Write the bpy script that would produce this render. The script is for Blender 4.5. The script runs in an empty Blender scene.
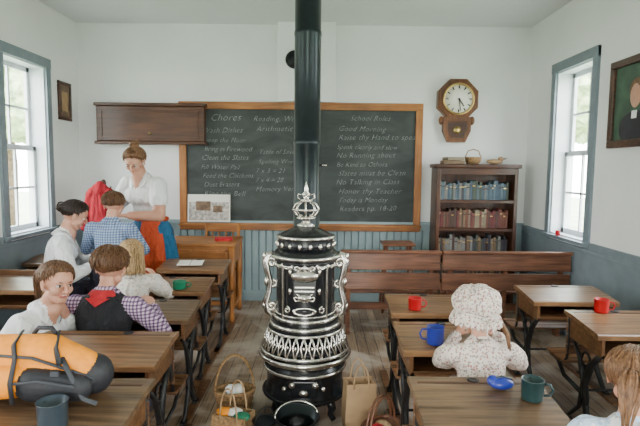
import bpy, bmesh, math, random
import numpy as np
from mathutils import Vector, Matrix, Euler
random.seed(7)
V=Vector
rad=math.radians
sc=bpy.context.scene
COL=sc.collection
CEIL=3.25; YB=5.95; XL=-2.85; XR=2.43; YR=-2.2

# ------------------------------------------------------------ materials
def nodemat(name):
    m=bpy.data.materials.new(name); m.use_nodes=True
    nt=m.node_tree; b=nt.nodes['Principled BSDF']
    return m,nt,nt.nodes,nt.links,b
def c4(c): return (c[0],c[1],c[2],1)
def coords(N,L,scale=(1,1,1),rot=(0,0,0)):
    tc=N.new('ShaderNodeTexCoord'); mp=N.new('ShaderNodeMapping')
    mp.inputs['Scale'].default_value=scale; mp.inputs['Rotation'].default_value=rot
    L.new(tc.outputs['Object'],mp.inputs['Vector']); return mp.outputs['Vector']
def ramp(N,L,fac,stops,const=False):
    r=N.new('ShaderNodeValToRGB'); cr=r.color_ramp
    if const: cr.interpolation='CONSTANT'
    while len(cr.elements)<len(stops): cr.elements.new(.5)
    for e,(p,c) in zip(cr.elements,stops): e.position=p; e.color=c4(c)
    L.new(fac,r.inputs['Fac']); return r.outputs['Color']
def noise(N,L,vec,scale,detail=4,dist=0):
    n=N.new('ShaderNodeTexNoise'); n.inputs['Scale'].default_value=scale
    n.inputs['Detail'].default_value=detail; n.inputs['Distortion'].default_value=dist
    L.new(vec,n.inputs['Vector']); return n.outputs['Fac']
def bump(N,L,b,h,strength,dist=.01):
    bp=N.new('ShaderNodeBump'); bp.inputs['Strength'].default_value=strength; bp.inputs['Distance'].default_value=dist
    L.new(h,bp.inputs['Height']); L.new(bp.outputs['Normal'],b.inputs['Normal'])
def mixc(N,L,f,a,bb,mode='MIX'):
    m=N.new('ShaderNodeMix'); m.data_type='RGBA'; m.blend_type=mode
    for s,v in ((0,f),(6,a),(7,bb)):
        if hasattr(v,'links') or hasattr(v,'is_output'): L.new(v,m.inputs[s])
        else: m.inputs[s].default_value= v if s==0 else c4(v)
    return m.outputs[2]
def plain(name,col,rough=.6,metal=0,var=.15,scale=10,bmp=0,spec=.5):
    m,nt,N,L,b=nodemat(name)
    v=coords(N,L); n=noise(N,L,v,scale)
    lo=[max(0,x*(1-var)) for x in col]; hi=[min(1,x*(1+var)) for x in col]
    L.new(ramp(N,L,n,[(.3,lo),(.7,hi)]),b.inputs['Base Color'])
    b.inputs['Roughness'].default_value=rough; b.inputs['Metallic'].default_value=metal
    b.inputs['Specular IOR Level'].default_value=spec
    if bmp: bump(N,L,b,n,bmp)
    return m
def cloth(name,col,var=.08,scale=14):
    m,nt,N,L,b=nodemat(name)
    v=coords(N,L,(1,1,.45)); n=noise(N,L,v,scale,3,.8)
    lo=[max(0,x*(1-var)) for x in col]; hi=[min(1,x*(1+var)) for x in col]
    L.new(ramp(N,L,n,[(.3,lo),(.7,hi)]),b.inputs['Base Color'])
    b.inputs['Roughness'].default_value=.9; bump(N,L,b,n,1.0,.045); return m
def wood(name,c1,c2,rough=.4,axis=0,scale=2.5,spec=.5):
    m,nt,N,L,b=nodemat(name)
    s=[14,14,14]; s[axis]=1.0
    v=coords(N,L,s); n=noise(N,L,v,scale,8,.8)
    v2=coords(N,L); n2=noise(N,L,v2,3,3)
    g=ramp(N,L,n,[(.3,c1),(.72,c2)])
    d=ramp(N,L,n2,[(.3,(.52,.50,.48)),(.7,(1,1,1))])
    L.new(mixc(N,L,1.0,g,d,'MULTIPLY'),b.inputs['Base Color'])
    b.inputs['Roughness'].default_value=rough; b.inputs['Specular IOR Level'].default_value=spec
    bump(N,L,b,n,.3,.004)
    return m
def hairmat(name,c1,c2):
    m,nt,N,L,b=nodemat(name)
    v=coords(N,L,(60,60,7)); n=noise(N,L,v,2.2,6,.5)
    L.new(ramp(N,L,n,[(.3,c1),(.7,c2)]),b.inputs['Base Color'])
    b.inputs['Roughness'].default_value=.45; b.inputs['Specular IOR Level'].default_value=.35
    bump(N,L,b,n,.6,.006); return m
def plaid(name,base,dark,line,f=28):
    m,nt,N,L,b=nodemat(name)
    tc=N.new('ShaderNodeTexCoord'); sp=N.new('ShaderNodeSeparateXYZ'); L.new(tc.outputs['Object'],sp.inputs[0])
    outs=[]
    for ax in ('X','Z'):
        a=N.new('ShaderNodeMath'); a.operation='MULTIPLY'; a.inputs[1].default_value=f; L.new(sp.outputs[ax],a.inputs[0])
        fr=N.new('ShaderNodeMath'); fr.operation='FRACT'; L.new(a.outputs[0],fr.inputs[0]); outs.append(fr.outputs[0])
    r1=ramp(N,L,outs[0],[(0,(1,1,1)),(.5,dark),(.85,line),(.92,(1,1,1))],True)
    r2=ramp(N,L,outs[1],[(0,(1,1,1)),(.5,dark),(.85,line),(.92,(1,1,1))],True)
    x=mixc(N,L,1.0,r1,r2,'MULTIPLY'); x=mixc(N,L,1.0,x,base,'MULTIPLY')
    L.new(x,b.inputs['Base Color']); b.inputs['Roughness'].default_value=.85
    v=coords(N,L,(1,1,.45)); n=noise(N,L,v,14,3,.8); bump(N,L,b,n,1.0,.045); return m
def floral(name,base,cols,scale=45,th=.36):
    m,nt,N,L,b=nodemat(name)
    v=coords(N,L); vo=N.new('ShaderNodeTexVoronoi'); vo.inputs['Scale'].default_value=scale; L.new(v,vo.inputs['Vector'])
    sp=N.new('ShaderNodeSeparateColor'); L.new(vo.outputs['Color'],sp.inputs[0])
    pc=ramp(N,L,sp.outputs[0],[(i/len(cols),c) for i,c in enumerate(cols)],True)
    mask=ramp(N,L,vo.outputs['Distance'],[(0,(1,1,1)),(th,(0,0,0))],True)
    L.new(mixc(N,L,mask,base,pc),b.inputs['Base Color']); b.inputs['Roughness'].default_value=.85
    n=noise(N,L,coords(N,L,(1,1,.5)),14,3,.8); bump(N,L,b,n,1.0,.045); return m

M={}
M['wall']=plain('plaster_white',(.82,.83,.83),.85,var=.03,scale=2,bmp=.05)
M['ceil']=plain('ceiling_paint',(.74,.765,.76),.9,var=.03,scale=2)
M['bead']=plain('beadboard_paint',(.23,.31,.33),.55,var=.1,scale=5)
M['grey']=plain('trim_paint_grey',(.19,.235,.27),.5,var=.08)
M['sash']=plain('sash_paint',(.62,.66,.69),.5,var=.05)
M['desk']=wood('desk_wood',(.075,.030,.011),(.27,.125,.050),.42,0)
M['desktop']=wood('desktop_wood',(.11,.050,.020),(.37,.20,.095),.30,0)
M['desktop2']=wood('desktop_worn',(.065,.038,.021),(.27,.165,.09),.32,0)
M['oak']=wood('orange_oak',(.30,.10,.018),(.56,.23,.06),.4,0)
M['oakv']=wood('orange_oak_vertical',(.30,.10,.018),(.56,.23,.06),.4,2)
M['bench']=wood('bench_wood',(.11,.038,.018),(.31,.13,.068),.34,0)
M['dark']=wood('walnut',(.035,.013,.007),(.12,.045,.02),.35,0)
M['darkv']=wood('walnut_vertical',(.035,.013,.007),(.12,.045,.02),.35,2)
M['case']=wood('mapcase_wood',(.045,.016,.007),(.14,.052,.022),.35,0)
M['clockw']=wood('clock_oak',(.11,.040,.013),(.30,.115,.04),.35,2)
M['black']=plain('cast_iron',(.018,.020,.022),.35,.5,.2,20)
M['stove']=plain('stove_iron',(.009,.010,.012),.27,.2,.2,8)
M['pipe']=plain('stove_pipe_steel',(.014,.021,.024),.32,.6,.25,4)
M['iron']=plain('desk_iron',(.022,.022,.022),.45,.5,.2,15)
M['nickel']=plain('nickel',(.66,.63,.58),.24,1,.12,20)
M['brass']=plain('brass',(.6,.42,.16),.3,1,.1)
M['white']=cloth('white_cotton',(.80,.81,.82),.05)
M['paper']=plain('paper',(.80,.78,.72),.8,var=.04)
M['kraft']=plain('kraft_paper',(.36,.23,.12),.8,var=.15,bmp=.2)
M['clockface']=plain('clock_face',(.85,.83,.74),.5,var=.03)
M['red']=plain('red_enamel',(.46,.006,.01),.3,var=.05)
M['redcloth']=cloth('red_cloth',(.44,.012,.02),.2)
M['coat']=cloth('crimson_wool',(.32,.006,.016),.3)
M['blue']=plain('blue_enamel',(.015,.03,.27),.3,var=.05)
M['navy']=plain('grey_blue_enamel',(.03,.045,.06),.3,var=.1)
M['green']=plain('green_enamel',(.01,.17,.09),.3,var=.1)
M['dkgreen']=plain('dark_green_enamel',(.012,.035,.036),.3,var=.1)
M['skirt']=cloth('blue_skirt',(.02,.12,.25),.2,20)
M['apron']=cloth('red_apron',(.55,.07,.02),.12,20)
M['vest']=cloth('black_wool',(.010,.010,.014),.3,20)
M['trouser']=cloth('trousers',(.03,.03,.05),.2)
M['shoe']=plain('shoe_leather',(.03,.02,.015),.5,var=.2)
m,nt,N,L,b=nodemat('skin')
n=noise(N,L,coords(N,L),16,5,.3)
L.new(ramp(N,L,n,[(.3,(.55,.26,.17)),(.7,(.60,.33,.23))]),b.inputs['Base Color']); b.inputs['Roughness'].default_value=.5
b.inputs['Subsurface Weight'].default_value=.12; b.inputs['Subsurface Scale'].default_value=.02
M['skin']=m
M['lips']=plain('lips',(.42,.09,.08),.4,var=.05)
M['eye']=plain('eye_white',(.80,.80,.78),.2,var=.01)
M['iris']=plain('iris',(.03,.018,.012),.15,var=.1)
M['yellow']=plain('yellow_nylon',(.92,.29,.0),.6,var=.14,scale=30,bmp=.15)
M['nylon']=plain('black_nylon',(.012,.013,.018),.6,var=.3,scale=60,bmp=.1)
M['zip']=plain('grey_webbing',(.04,.045,.055),.7,var=.2)
M['plaidblue']=plaid('blue_plaid',(.34,.44,.58),(.48,.54,.70),(.22,.28,.42),48)
M['plaidred']=plaid('purple_gingham',(.58,.46,.55),(.36,.26,.42),(.20,.12,.25),52)
M['floral']=floral('floral_print',(.72,.62,.55),[(.42,.17,.15),(.30,.26,.22),(.46,.28,.22),(.76,.70,.62),(.34,.26,.28),(.74,.66,.56)],95,.48)
M['floral2']=floral('pale_floral',(.76,.72,.64),[(.60,.38,.36),(.78,.74,.66),(.50,.50,.52),(.8,.76,.68)],60)
M['blueprint']=floral('pale_blue_print',(.50,.64,.80),[(.80,.84,.9),(.30,.45,.62),(.50,.64,.80)],60)
M['hb']=hairmat('hair_brown',(.018,.008,.004),(.10,.042,.018))
M['hlb']=hairmat('hair_light_brown',(.035,.016,.007),(.17,.08,.034))
M['hd']=hairmat('hair_dark',(.006,.004,.003),(.03,.015,.01))
M['hs']=hairmat('hair_sandy',(.06,.027,.012),(.26,.13,.06))
M['hy']=hairmat('hair_blond',(.22,.12,.045),(.62,.42,.21))
M['lawn']=plain('grass',(.36,.42,.27),.9,var=.3,scale=3)
M['leaf']=plain('foliage',(.30,.38,.20),.8,var=.6,scale=4,bmp=.5)
M['bark']=plain('bark',(.10,.07,.045),.9,var=.4)
M['chalk']=plain('chalk',(.22,.24,.23),.95,var=.55,scale=30)
M['photo1']=plain('print_grey',(.45,.42,.38),.6,var=.5,scale=30)
M['photo2']=plain('print_sepia',(.16,.10,.06),.6,var=.5,scale=20)
M['pgreen']=plain('painting_green',(.045,.09,.06),.5,var=.4,scale=9)
M['ptorso']=plain('painting_coat',(.02,.02,.03),.5)
M['wick']=plain('wicker',(.26,.15,.065),.8,var=.5,scale=70,bmp=.6)
# slate
m,nt,N,L,b=nodemat('slate')
v=coords(N,L,(1,1,2)); n=noise(N,L,v,2.5,8,1.2)
L.new(ramp(N,L,n,[(.3,(.012,.018,.018)),(.8,(.056,.067,.064))]),b.inputs['Base Color']); b.inputs['Roughness'].default_value=.6
M['slate']=m
# floor
m,nt,N,L,b=nodemat('floor_planks')
v=coords(N,L,(1,1,1),(0,0,rad(90)))
br=N.new('ShaderNodeTexBrick'); L.new(v,br.inputs['Vector'])
br.inputs['Scale'].default_value=1; br.inputs['Brick Width'].default_value=2.6; br.inputs['Row Height'].default_value=.088
br.inputs['Mortar Size'].default_value=.0035; br.inputs['Color1'].default_value=(.38,.26,.17,1); br.inputs['Color2'].default_value=(.20,.13,.085,1)
br.inputs['Mortar'].default_value=(.02,.013,.008,1); br.inputs['Bias'].default_value=-.1
vs=coords(N,L,(26,2,1)); n=noise(N,L,vs,2,8,.6)
g=ramp(N,L,n,[(.25,(.45,.42,.40)),(.7,(1.0,1.0,1.0))])
x=mixc(N,L,1.0,br.outputs['Color'],g,'MULTIPLY')
vw=coords(N,L); n2=noise(N,L,vw,2.8,8,.8)
wm=ramp(N,L,n2,[(.46,(0,0,0)),(.60,(.65,.65,.65))])
x=mixc(N,L,wm,x,(.50,.42,.35)); L.new(x,b.inputs['Base Color'])
b.inputs['Roughness'].default_value=.42; bump(N,L,b,br.outputs['Fac'],-.4,.004)
M['floor']=m

# ------------------------------------------------------------ builder
def frames(pts):
    T=[]
    for i in range(len(pts)):
        a=pts[max(i-1,0)]; c=pts[min(i+1,len(pts)-1)]
        t=(c-a); T.append(t.normalized() if t.length>1e-9 else V((0,0,1)))
    u=T[0].orthogonal().normalized(); U=[u]
    for i in range(1,len(pts)):
        u=U[-1]-T[i]*U[-1].dot(T[i])
        U.append(u.normalized() if u.length>1e-6 else T[i].orthogonal().normalized())
    return T,U
class B:
    def __init__(s): s.v=[];s.f=[];s.mi=[];s.sm=[];s.mats=[]
    def mat(s,k):
        if k not in s.mats: s.mats.append(k)
        return s.mats.index(k)
    def add(s,vs,fs,k,smooth=False,X=None):
        o=len(s.v); i=s.mat(k)
        s.v+= [tuple((X@V(p)) if X else p) for p in vs]
        for f in fs: s.f.append([o+j for j in f]); s.mi.append(i); s.sm.append(smooth)
    def addbm(s,bm,k,smooth=False,X=None):
        bm.verts.index_update(); s.add([v.co.copy() for v in bm.verts],[[v.index for v in f.verts] for f in bm.faces],k,smooth,X); bm.free()
    def box(s,c,size,k,rot=(0,0,0),bev=0,X=None):
        bm=bmesh.new(); bmesh.ops.create_cube(bm,size=1)
        R=Matrix.Translation(V(c))@Euler(rot).to_matrix().to_4x4()@Matrix.Diagonal((size[0],size[1],size[2],1))
        bmesh.ops.transform(bm,matrix=R,verts=bm.verts)
        if bev: bmesh.ops.bevel(bm,geom=bm.edges[:]+bm.verts[:],offset=min(bev,min(size)*.45),segments=2,affect='EDGES',profile=.5)
        s.addbm(bm,k,False,X)
    def bb(s,x0,x1,y0,y1,z0,z1,k,bev=0): s.box(((x0+x1)/2,(y0+y1)/2,(z0+z1)/2),(x1-x0,y1-y0,z1-z0),k,bev=bev)
    def tube(s,pts,r,k,n=8,X=None,closed=False,flat=1.0):
        pts=[V(p) for p in pts]; 
        if not hasattr(r,'__len__'): r=[r]*len(pts)
        T,U=frames(pts); vs=[];fs=[]
        for p,t,u,rr in zip(pts,T,U,r):
            w=t.cross(u)
            for j in range(n):
                a=2*math.pi*j/n; vs.append(p+u*math.cos(a)*rr+w*math.sin(a)*rr*flat)
        m=len(pts)
        for i in range(m if closed else m-1):
            for j in range(n):
                i2=(i+1)%m; fs.append([i*n+j,i*n+(j+1)%n,i2*n+(j+1)%n,i2*n+j])
        if not closed: fs.append(list(range(n))[::-1]); fs.append([(m-1)*n+j for j in range(n)])
        s.add(vs,fs,k,True,X)
    def lathe(s,prof,k,n=32,c=(0,0,0),X=None,smooth=True,sx=1,sy=1,rip=None):
        vs=[];fs=[]
        for i,(r,z) in enumerate(prof):
            for j in range(n):
                a=2*math.pi*j/n; q=r*(1+(rip(i,a) if rip else 0))
                vs.append(V((c[0]+q*math.cos(a)*sx,c[1]+q*math.sin(a)*sy,c[2]+z)))
        m=len(prof)
        for i in range(m-1):
            for j in range(n): fs.append([i*n+j,i*n+(j+1)%n,(i+1)*n+(j+1)%n,(i+1)*n+j])
        if prof[0][0]>1e-4: fs.append(list(range(n))[::-1])
        if prof[-1][0]>1e-4: fs.append([(m-1)*n+j for j in range(n)])
        s.add(vs,fs,k,smooth,X)
    def ell(s,c,r,k,rot=(0,0,0),n=16,X=None):
        if not hasattr(r,'__len__'): r=(r,r,r)
        bm=bmesh.new(); bmesh.ops.create_uvsphere(bm,u_segments=n,v_segments=max(6,n//2+2),radius=1)
        R=Matrix.Translation(V(c))@Euler(rot).to_matrix().to_4x4()@Matrix.Diagonal((r[0],r[1],r[2],1))
        bmesh.ops.transform(bm,matrix=R,verts=bm.verts); s.addbm(bm,k,True,X)
    def ring(s,c,R,r,k,axis=2,n=28,m=8,sx=1,sy=1,X=None):
        pts=[]
        for i in range(n):
            a=2*math.pi*i/n; p=[0,0,0]; ax=[0,1,2]; ax.remove(axis)
            p[ax[0]]=R*math.cos(a)*sx; p[ax[1]]=R*math.sin(a)*sy
            pts.append(V(c)+V(p))
        s.tube(pts,r,k,m,X,closed=True)
    def prism(s,outline,axis,a0,a1,k,X=None):
        n=len(outline); vs=[]
        for a in (a0,a1):
            for p in outline:
                q=list(p); q.insert(axis,a); vs.append(V(q))
        fs=[list(range(n)),[n+i for i in range(n)][::-1]]
        for i in range(n): fs.append([i,(i+1)%n,n+(i+1)%n,n+i][::-1])
        s.add(vs,fs,k,False,X)
    def obj(s,name,loc=(0,0,0),rot=(0,0,0),parent=None):
        me=bpy.data.meshes.new(name); me.from_pydata([tuple(p) for p in s.v],[],s.f)
        for k in s.mats: me.materials.append(M[k])
        me.polygons.foreach_set('material_index',s.mi); me.polygons.foreach_set('use_smooth',s.sm)
        bm=bmesh.new(); bm.from_mesh(me); bmesh.ops.recalc_face_normals(bm,faces=bm.faces); bm.to_mesh(me); bm.free()
        o=bpy.data.objects.new(name,me); COL.objects.link(o); o.location=loc; o.rotation_euler=rot
        if parent: o.parent=parent
        return o

# ------------------------------------------------------------ room shell
b=B(); b.bb(XL-.3,XR+.3,YR-.3,YB+.3,-.12,0,'floor'); b.obj('floor')
b=B(); b.bb(XL-.3,XR+.3,YR-.3,YB+.3,CEIL,CEIL+.12,'ceil'); b.obj('ceiling')
b=B(); b.bb(XL-.2,XR+.2,YB,YB+.2,0,CEIL,'wall'); b.obj('wall_back')
DX0,DX1=-.9,.5  # unseen doorway behind the camera, added and sized to let in frontal light
b=B(); b.bb(XL-.2,DX0,YR-.2,YR,0,CEIL,'wall'); b.bb(DX1,XR+.2,YR-.2,YR,0,CEIL,'wall'); b.bb(DX0,DX1,YR-.2,YR,2.4,CEIL,'wall'); b.obj('wall_front')
WZ0,WZ1=.95,2.60
WY=[(-1.0,-.22),(.55,1.33),(2.45,3.23),(4.54,5.24)]
def sidewall(name,x0,x1):
    b=B(); y=YR
    for (a,c) in WY:
        b.bb(x0,x1,y,a,0,CEIL,'wall'); b.bb(x0,x1,a,c,0,WZ0,'wall'); b.bb(x0,x1,a,c,WZ1,CEIL,'wall'); y=c
    b.bb(x0,x1,y,YB,0,CEIL,'wall'); b.obj(name)
sidewall('wall_left',XL-.2,XL); sidewall('wall_right',XR,XR+.2)
wn=0
for X,s in ((XL,-1),(XR,1)):
    for (a,c) in WY:
        wn+=1; b=B(); w=.085
        def bx(x0,x1,*r):
            lo,hi=sorted((X+s*x0,X+s*x1)); b.bb(lo,hi,*r)
        bx(-.025,.0,a-w,a,WZ0-.05,WZ1+w,'grey'); bx(-.025,.0,c,c+w,WZ0-.05,WZ1+w,'grey')
        bx(-.03,.0,a-w,c+w,WZ1,WZ1+w+.01,'grey'); bx(-.06,.0,a-w-.02,c+w+.02,WZ0-.03,WZ0+.0,'grey')
        bx(0,.2,a,a+.012,WZ0,WZ1,'sash'); bx(0,.2,c-.012,c,WZ0,WZ1,'sash'); bx(0,.2,a,c,WZ1-.012,WZ1,'sash'); bx(0,.2,a,c,WZ0,WZ0+.012,'sash')
        zm=(WZ0+WZ1)/2
        for (z0,z1,xo) in ((WZ0+.012,zm+.02,.11),(zm-.02,WZ1-.012,.15)):
            a2,c2=a+.012,c-.012
            bx(xo,xo+.03,a2,a2+.045,z0,z1,'sash'); bx(xo,xo+.03,c2-.045,c2,z0,z1,'sash')
            bx(xo,xo+.03,a2,c2,z0,z0+.05,'sash'); bx(xo,xo+.03,a2,c2,z1-.045,z1,'sash')
            ym=(a+c)/2; bx(xo+.005,xo+.025,ym-.011,ym+.011,z0,z1,'sash')
            zc=(z0+z1)/2; bx(xo+.005,xo+.025,a2,c2,zc-.011,zc+.011,'sash')
        b.obj('window_%d'%wn)
WT=.93
b=B(); x=XL
while x<XR-.001:
    x2=min(x+.085,XR); g=.006
    out=[(x,YB),(x,YB-.012),(x+g,YB-.022),(x2-g-.006,YB-.022),(x2-.006,YB-.012),(x2-.003,YB-.022),(x2,YB-.012),(x2,YB)]
    b.prism(out,2,.12,WT,'bead'); x=x2
b.obj('trim_1')
b=B(); b.bb(XL,XR,YB-.045,YB,WT,WT+.045,'bead',.008); b.bb(XL,XR,YB-.03,YB,WT-.06,WT,'bead'); b.obj('trim_2')
b=B(); b.bb(XL,XR,YB-.035,YB,0,.13,'bead',.006); b.obj('baseboard_back')
for X,s,nm in ((XL,1,'left'),(XR,-1,'right')):
    b=B()
    lo,hi=sorted((X,X+s*.018)); b.bb(lo,hi,YR,YB-.03,.13,WT-.07,'grey')
    lo,hi=sorted((X,X+s*.035)); y=YR
    b.bb(lo,hi,YR,YB-.045,WT-.07,WT-.03,'grey',.006)
    for (a,c) in WY:
        b.bb(lo,hi,y,a-.12,WT-.03,WT+.03,'grey',.006); y=c+.12
    b.bb(lo,hi,y,YB-.045,WT-.03,WT+.03,'grey',.006)
    b.obj('trim_3' if nm=='left' else 'trim_4')
    b=B(); lo,hi=sorted((X,X+s*.03)); b.bb(lo,hi,YR,YB-.035,0,.13,'grey'); b.obj('baseboard_'+nm)
b=B(); b.bb(-.50,.16,YB-.13,YB,2.36,CEIL,'wall',.006)
b.ring((-.31,YB-.135,2.83),.085,.018,'black',axis=1); 
b.lathe([(.075,0),(.08,.02),(.02,.03),(0,.03)],'black',24,X=Matrix.Translation((-.31,YB-.13,2.83))@Matrix.Rotation(rad(90),4,'X'))
b.obj('chimney_breast')

# ------------------------------------------------------------ blackboard
b=B(); x0,x1,z0,z1=-1.66,1.19,.86,2.36; w=.085; yb=YB-.03
b.bb(x0+w-.01,x1-w+.01,yb-.012,YB-.024,z0+w-.01,z1-w+.01,'slate')
b.bb(x0,x1,yb-.035,yb,z1-w,z1,'oak',.008); b.bb(x0,x1,yb-.035,yb,z0,z0+w,'oak',.008)
b.bb(x0,x0+w,yb-.034,yb,z0+w,z1-w,'oakv',.008); b.bb(x1-w,x1,yb-.034,yb,z0+w,z1-w,'oakv',.008)
b.bb(x0,x1,yb-.09,yb-.034,z0+w-.03,z0+w-.01,'oak',.004)
b.bb(x0,x1,yb,YB,WT+.05,z1,'oak')
bb_=b.obj('blackboard')
rc=random.Random(21)
def chalk(txt,x,z,size,shear=.35,step=None):
    for i,line in enumerate(txt.split('\n')):
        cu=bpy.data.curves.new('chalk_text','FONT'); cu.body=line; cu.size=size*rc.uniform(.92,1.08); cu.shear=shear*rc.uniform(.7,1.2); cu.space_character=rc.uniform(.98,1.1); cu.resolution_u=2
        cu.offset=-.0012; cu.fill_mode='BOTH'; cu.extrude=.0004
        o=bpy.data.objects.new('chalk_writing',cu); COL.objects.link(o); o.location=(x+rc.uniform(-.02,.03),yb-.0135,z-i*(step or size*1.35)); o.rotation_euler=(rad(90),rad(rc.uniform(-1.6,.8)),0)
        cu.materials.append(M['chalk']); o.parent=bb_
chalk("Chores",-1.30,2.14,.12)
chalk("Wash Dishes\nSweep the Floor\nBring in Firewood\nClean the Slates\nFill Water Pail\nFeed the Chickens\nDust Erasers\nRing the Bell",-1.40,2.00,.082,step=.105)
chalk("Reading, Writing &\nArithmetic",-.78,2.14,.085)
chalk("Table of Sevens\nSpelling Words\n7 x 3 = 21\n7 x 4 = 28\nMemory Verse",-.76,1.76,.078,step=.11)
chalk("School Rules",.34,2.16,.09)
chalk("Good Morning\nRaise thy Hand to speak\nSpeak clearly and slow\nNo Running about\nBe Kind to Others\nSlates must be Clean\nNo Talking in Class\nHonor thy Teacher\nToday is Monday\nReaders pp. 18-20",.20,2.04,.082,step=.105)
b=B(); b.bb(-.25,.25,-.006,0,-.16,.16,'paper'); b.bb(-.235,.235,-.009,-.005,-.145,.07,'photo1'); 
b.bb(-.235,.235,-.009,-.005,.07,.145,'paper'); b.bb(-.15,.02,-.011,-.006,-.03,.08,'photo2'); b.bb(.05,.16,-.011,-.006,-.05,.03,'photo2'); b.obj('photograph_print',(-1.31,yb-.036,1.12),(rad(-4),0,0))
b=B(); b.bb(-.62,.62,-.15,0,-.2,.2,'case',.01); b.bb(-.64,.64,-.17,0,.2,.235,'case',.008); b.bb(-.64,.64,-.17,0,-.235,-.2,'case',.008)
b.bb(-.55,.55,-.16,-.15,-.15,-.14,'case'); b.bb(-.55,.55,-.16,-.15,.14,.15,'case'); b.bb(-.56,-.55,-.16,-.15,-.15,.15,'case'); b.bb(.55,.56,-.16,-.15,-.15,.15,'case')
b.ell((0,-.16,-.11),.015,'brass'); b.obj('map_case',(-1.96,YB,2.09))
# clock
b=B(); pts=[(.25*math.cos(rad(22.5+45*i)),.25*math.sin(rad(22.5+45*i))) for i in range(8)]
b.prism(pts,1,-.09,0,'clockw'); pts2=[(p[0]*.92,p[1]*.92) for p in pts]; b.prism(pts2,1,-.105,-.09,'clockw')
Rx=Matrix.Rotation(rad(90),4,'X')
b.lathe([(.165,.0),(.165,.118),(0,.119)],'clockface',40,X=Rx)
b.ring((0,-.118,0),.17,.014,'brass',axis=1,n=40)
for i in range(12):
    a=rad(30*i); b.box((.135*math.sin(a),-.121,.135*math.cos(a)),(.012,.004,.034),'black',(0,a,0))
b.box((.03,-.126,-.04),(.014,.004,.10),'black',(0,rad(-214),0)); b.box((.01,-.13,-.065),(.009,.004,.14),'black',(0,rad(-8),0)); b.ell((0,-.128,0),.012,'black')
dr=[(-.16,-.2),(.16,-.2),(.16,-.36),(.10,-.49),(-.10,-.49),(-.16,-.36)]
b.prism(dr,1,-.085,0,'clockw'); b.prism([(-.11,-.25),(.11,-.25),(.11,-.35),(.07,-.44),(-.07,-.44),(-.11,-.35)],1,-.092,-.084,'dark')
b.lathe([(.045,0),(.043,.01),(0,.014)],'brass',24,X=Matrix.Translation((0,-.092,-.35))@Rx)
for sx in (-1,1): b.ell((sx*.18,-.05,-.24),(.03,.03,.05),'clockw')
b.obj('wall_clock',(1.58,YB,2.41))

# ------------------------------------------------------------ bookcase + books
b=B(); W2=.455; D=.30; Hh=1.62
for sx in (-1,1): b.bb(min(sx*W2,sx*(W2-.04)),max(sx*W2,sx*(W2-.04)),-D,0,0,Hh,'darkv',.004)
b.bb(-W2+.04,W2-.04,-.02,0,0,Hh,'darkv')
shz=[.08,.36,.64,.94,1.26]
for z in shz: b.bb(-W2+.04,W2-.04,-D+.01,-.02,z-.03,z,'dark')
b.bb(-W2-.025,W2+.025,-D-.03,0,Hh,Hh+.045,'dark',.01); b.bb(-W2+.04,W2-.04,-D,-D+.02,Hh-.07,Hh,'dark')
b.bb(-W2+.04,W2-.04,-D,-D+.02,0,.05,'dark')
BKX=1.76
b.obj('bookcase',(BKX,YB-.05,0))
bc=[(.10,.02,.02),(.04,.07,.10),(.045,.06,.045),(.14,.09,.05),(.05,.025,.018),(.15,.15,.14),(.035,.035,.045),(.12,.04,.025),(.075,.12,.145),(.18,.145,.095)]
for i,c in enumerate(bc): M['bk%d'%i]=plain('book_cloth_%d'%i,c,.7,var=.15)
b=B(); pal={4:[1,8,5,8,1,6,5,2],3:[0,7,4,3,7,0,4,9],2:[6,5,4,2,6,5,3,9],1:[4,6,3],0:[4,6,3]}
for zi,z in enumerate(shz):
    x=-W2+.05
    while x<W2-.08:
        w=random.uniform(.016,.036); h=random.uniform(.165,.225); d=random.uniform(.12,.17)
        k='bk%d'%random.choice(pal[zi])
        b.box((x+w/2,-D+.08+d/2,z+h/2+.001),(w*.93,d,h),k,bev=.003)
        b.box((x+w/2,-D+.08,z+h*.75),(w*.94,.003,.012),'brass' if random.random()<.3 else 'bk4')
        x+=w
b.obj('book_collection',(BKX,YB-.05,0))
b=B(); b.box((0,0,.02),(.24,.17,.04),'bk3',bev=.004); b.box((.01,0,.06),(.2,.15,.035),'bk9',rot=(0,0,.2),bev=.004); b.obj('book_stack',(1.50,5.72,Hh+.045))
b=B(); b.lathe([(.06,0),(.085,.03),(.095,.08),(.085,.08),(.06,.02),(0,.015)],'wick',24); b.tube([(-.09,0,.08),(-.06,0,.15),(0,0,.17),(.06,0,.15),(.09,0,.08)],.006,'wick'); b.obj('small_basket',(1.74,5.74,Hh+.045))
b=B(); b.ell((0,0,.03),(.10,.06,.03),'kraft'); b.ell((.08,0,.06),(.03,.03,.03),'kraft'); b.tube([(.1,0,.06),(.16,0,.07)],[.012,.004],'dark'); b.obj('wooden_duck',(1.98,5.72,Hh+.045),(0,0,.3))

b=B()
def frame(b,wy,hz,t,dep,s,k):
    for (y0,y1,z0,z1) in ((-wy,wy,hz-t,hz),(-wy,wy,-hz,-hz+t),(-wy,-wy+t,-hz+t,hz-t),(wy-t,wy,-hz+t,hz-t)):
        lo,hi=sorted((0,-s*dep)); b.bb(lo,hi,y0,y1,z0,z1,k,.006)
frame(b,.33,.35,.06,.04,1,'dark'); b.bb(-.018,0,-.28,.28,-.30,.30,'pgreen')
b.ell((-.019,0,.05),(.006,.07,.10),'skin'); b.ell((-.017,0,.09),(.006,.085,.09),'hs'); b.ell((-.018,0,-.20),(.006,.2,.13),'ptorso'); b.bb(-.026,-.02,-.03,.03,-.13,-.07,'white')
b.obj('portrait_painting',(XR,3.90,2.14))
b=B(); frame(b,.135,.21,.035,.025,-1,'dark'); b.bb(0,.012,-.11,.11,-.18,.18,'photo2'); b.bb(.01,.014,-.06,.06,-.11,.10,'kraft'); b.obj('framed_photograph',(XL,5.62,2.31))

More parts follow.
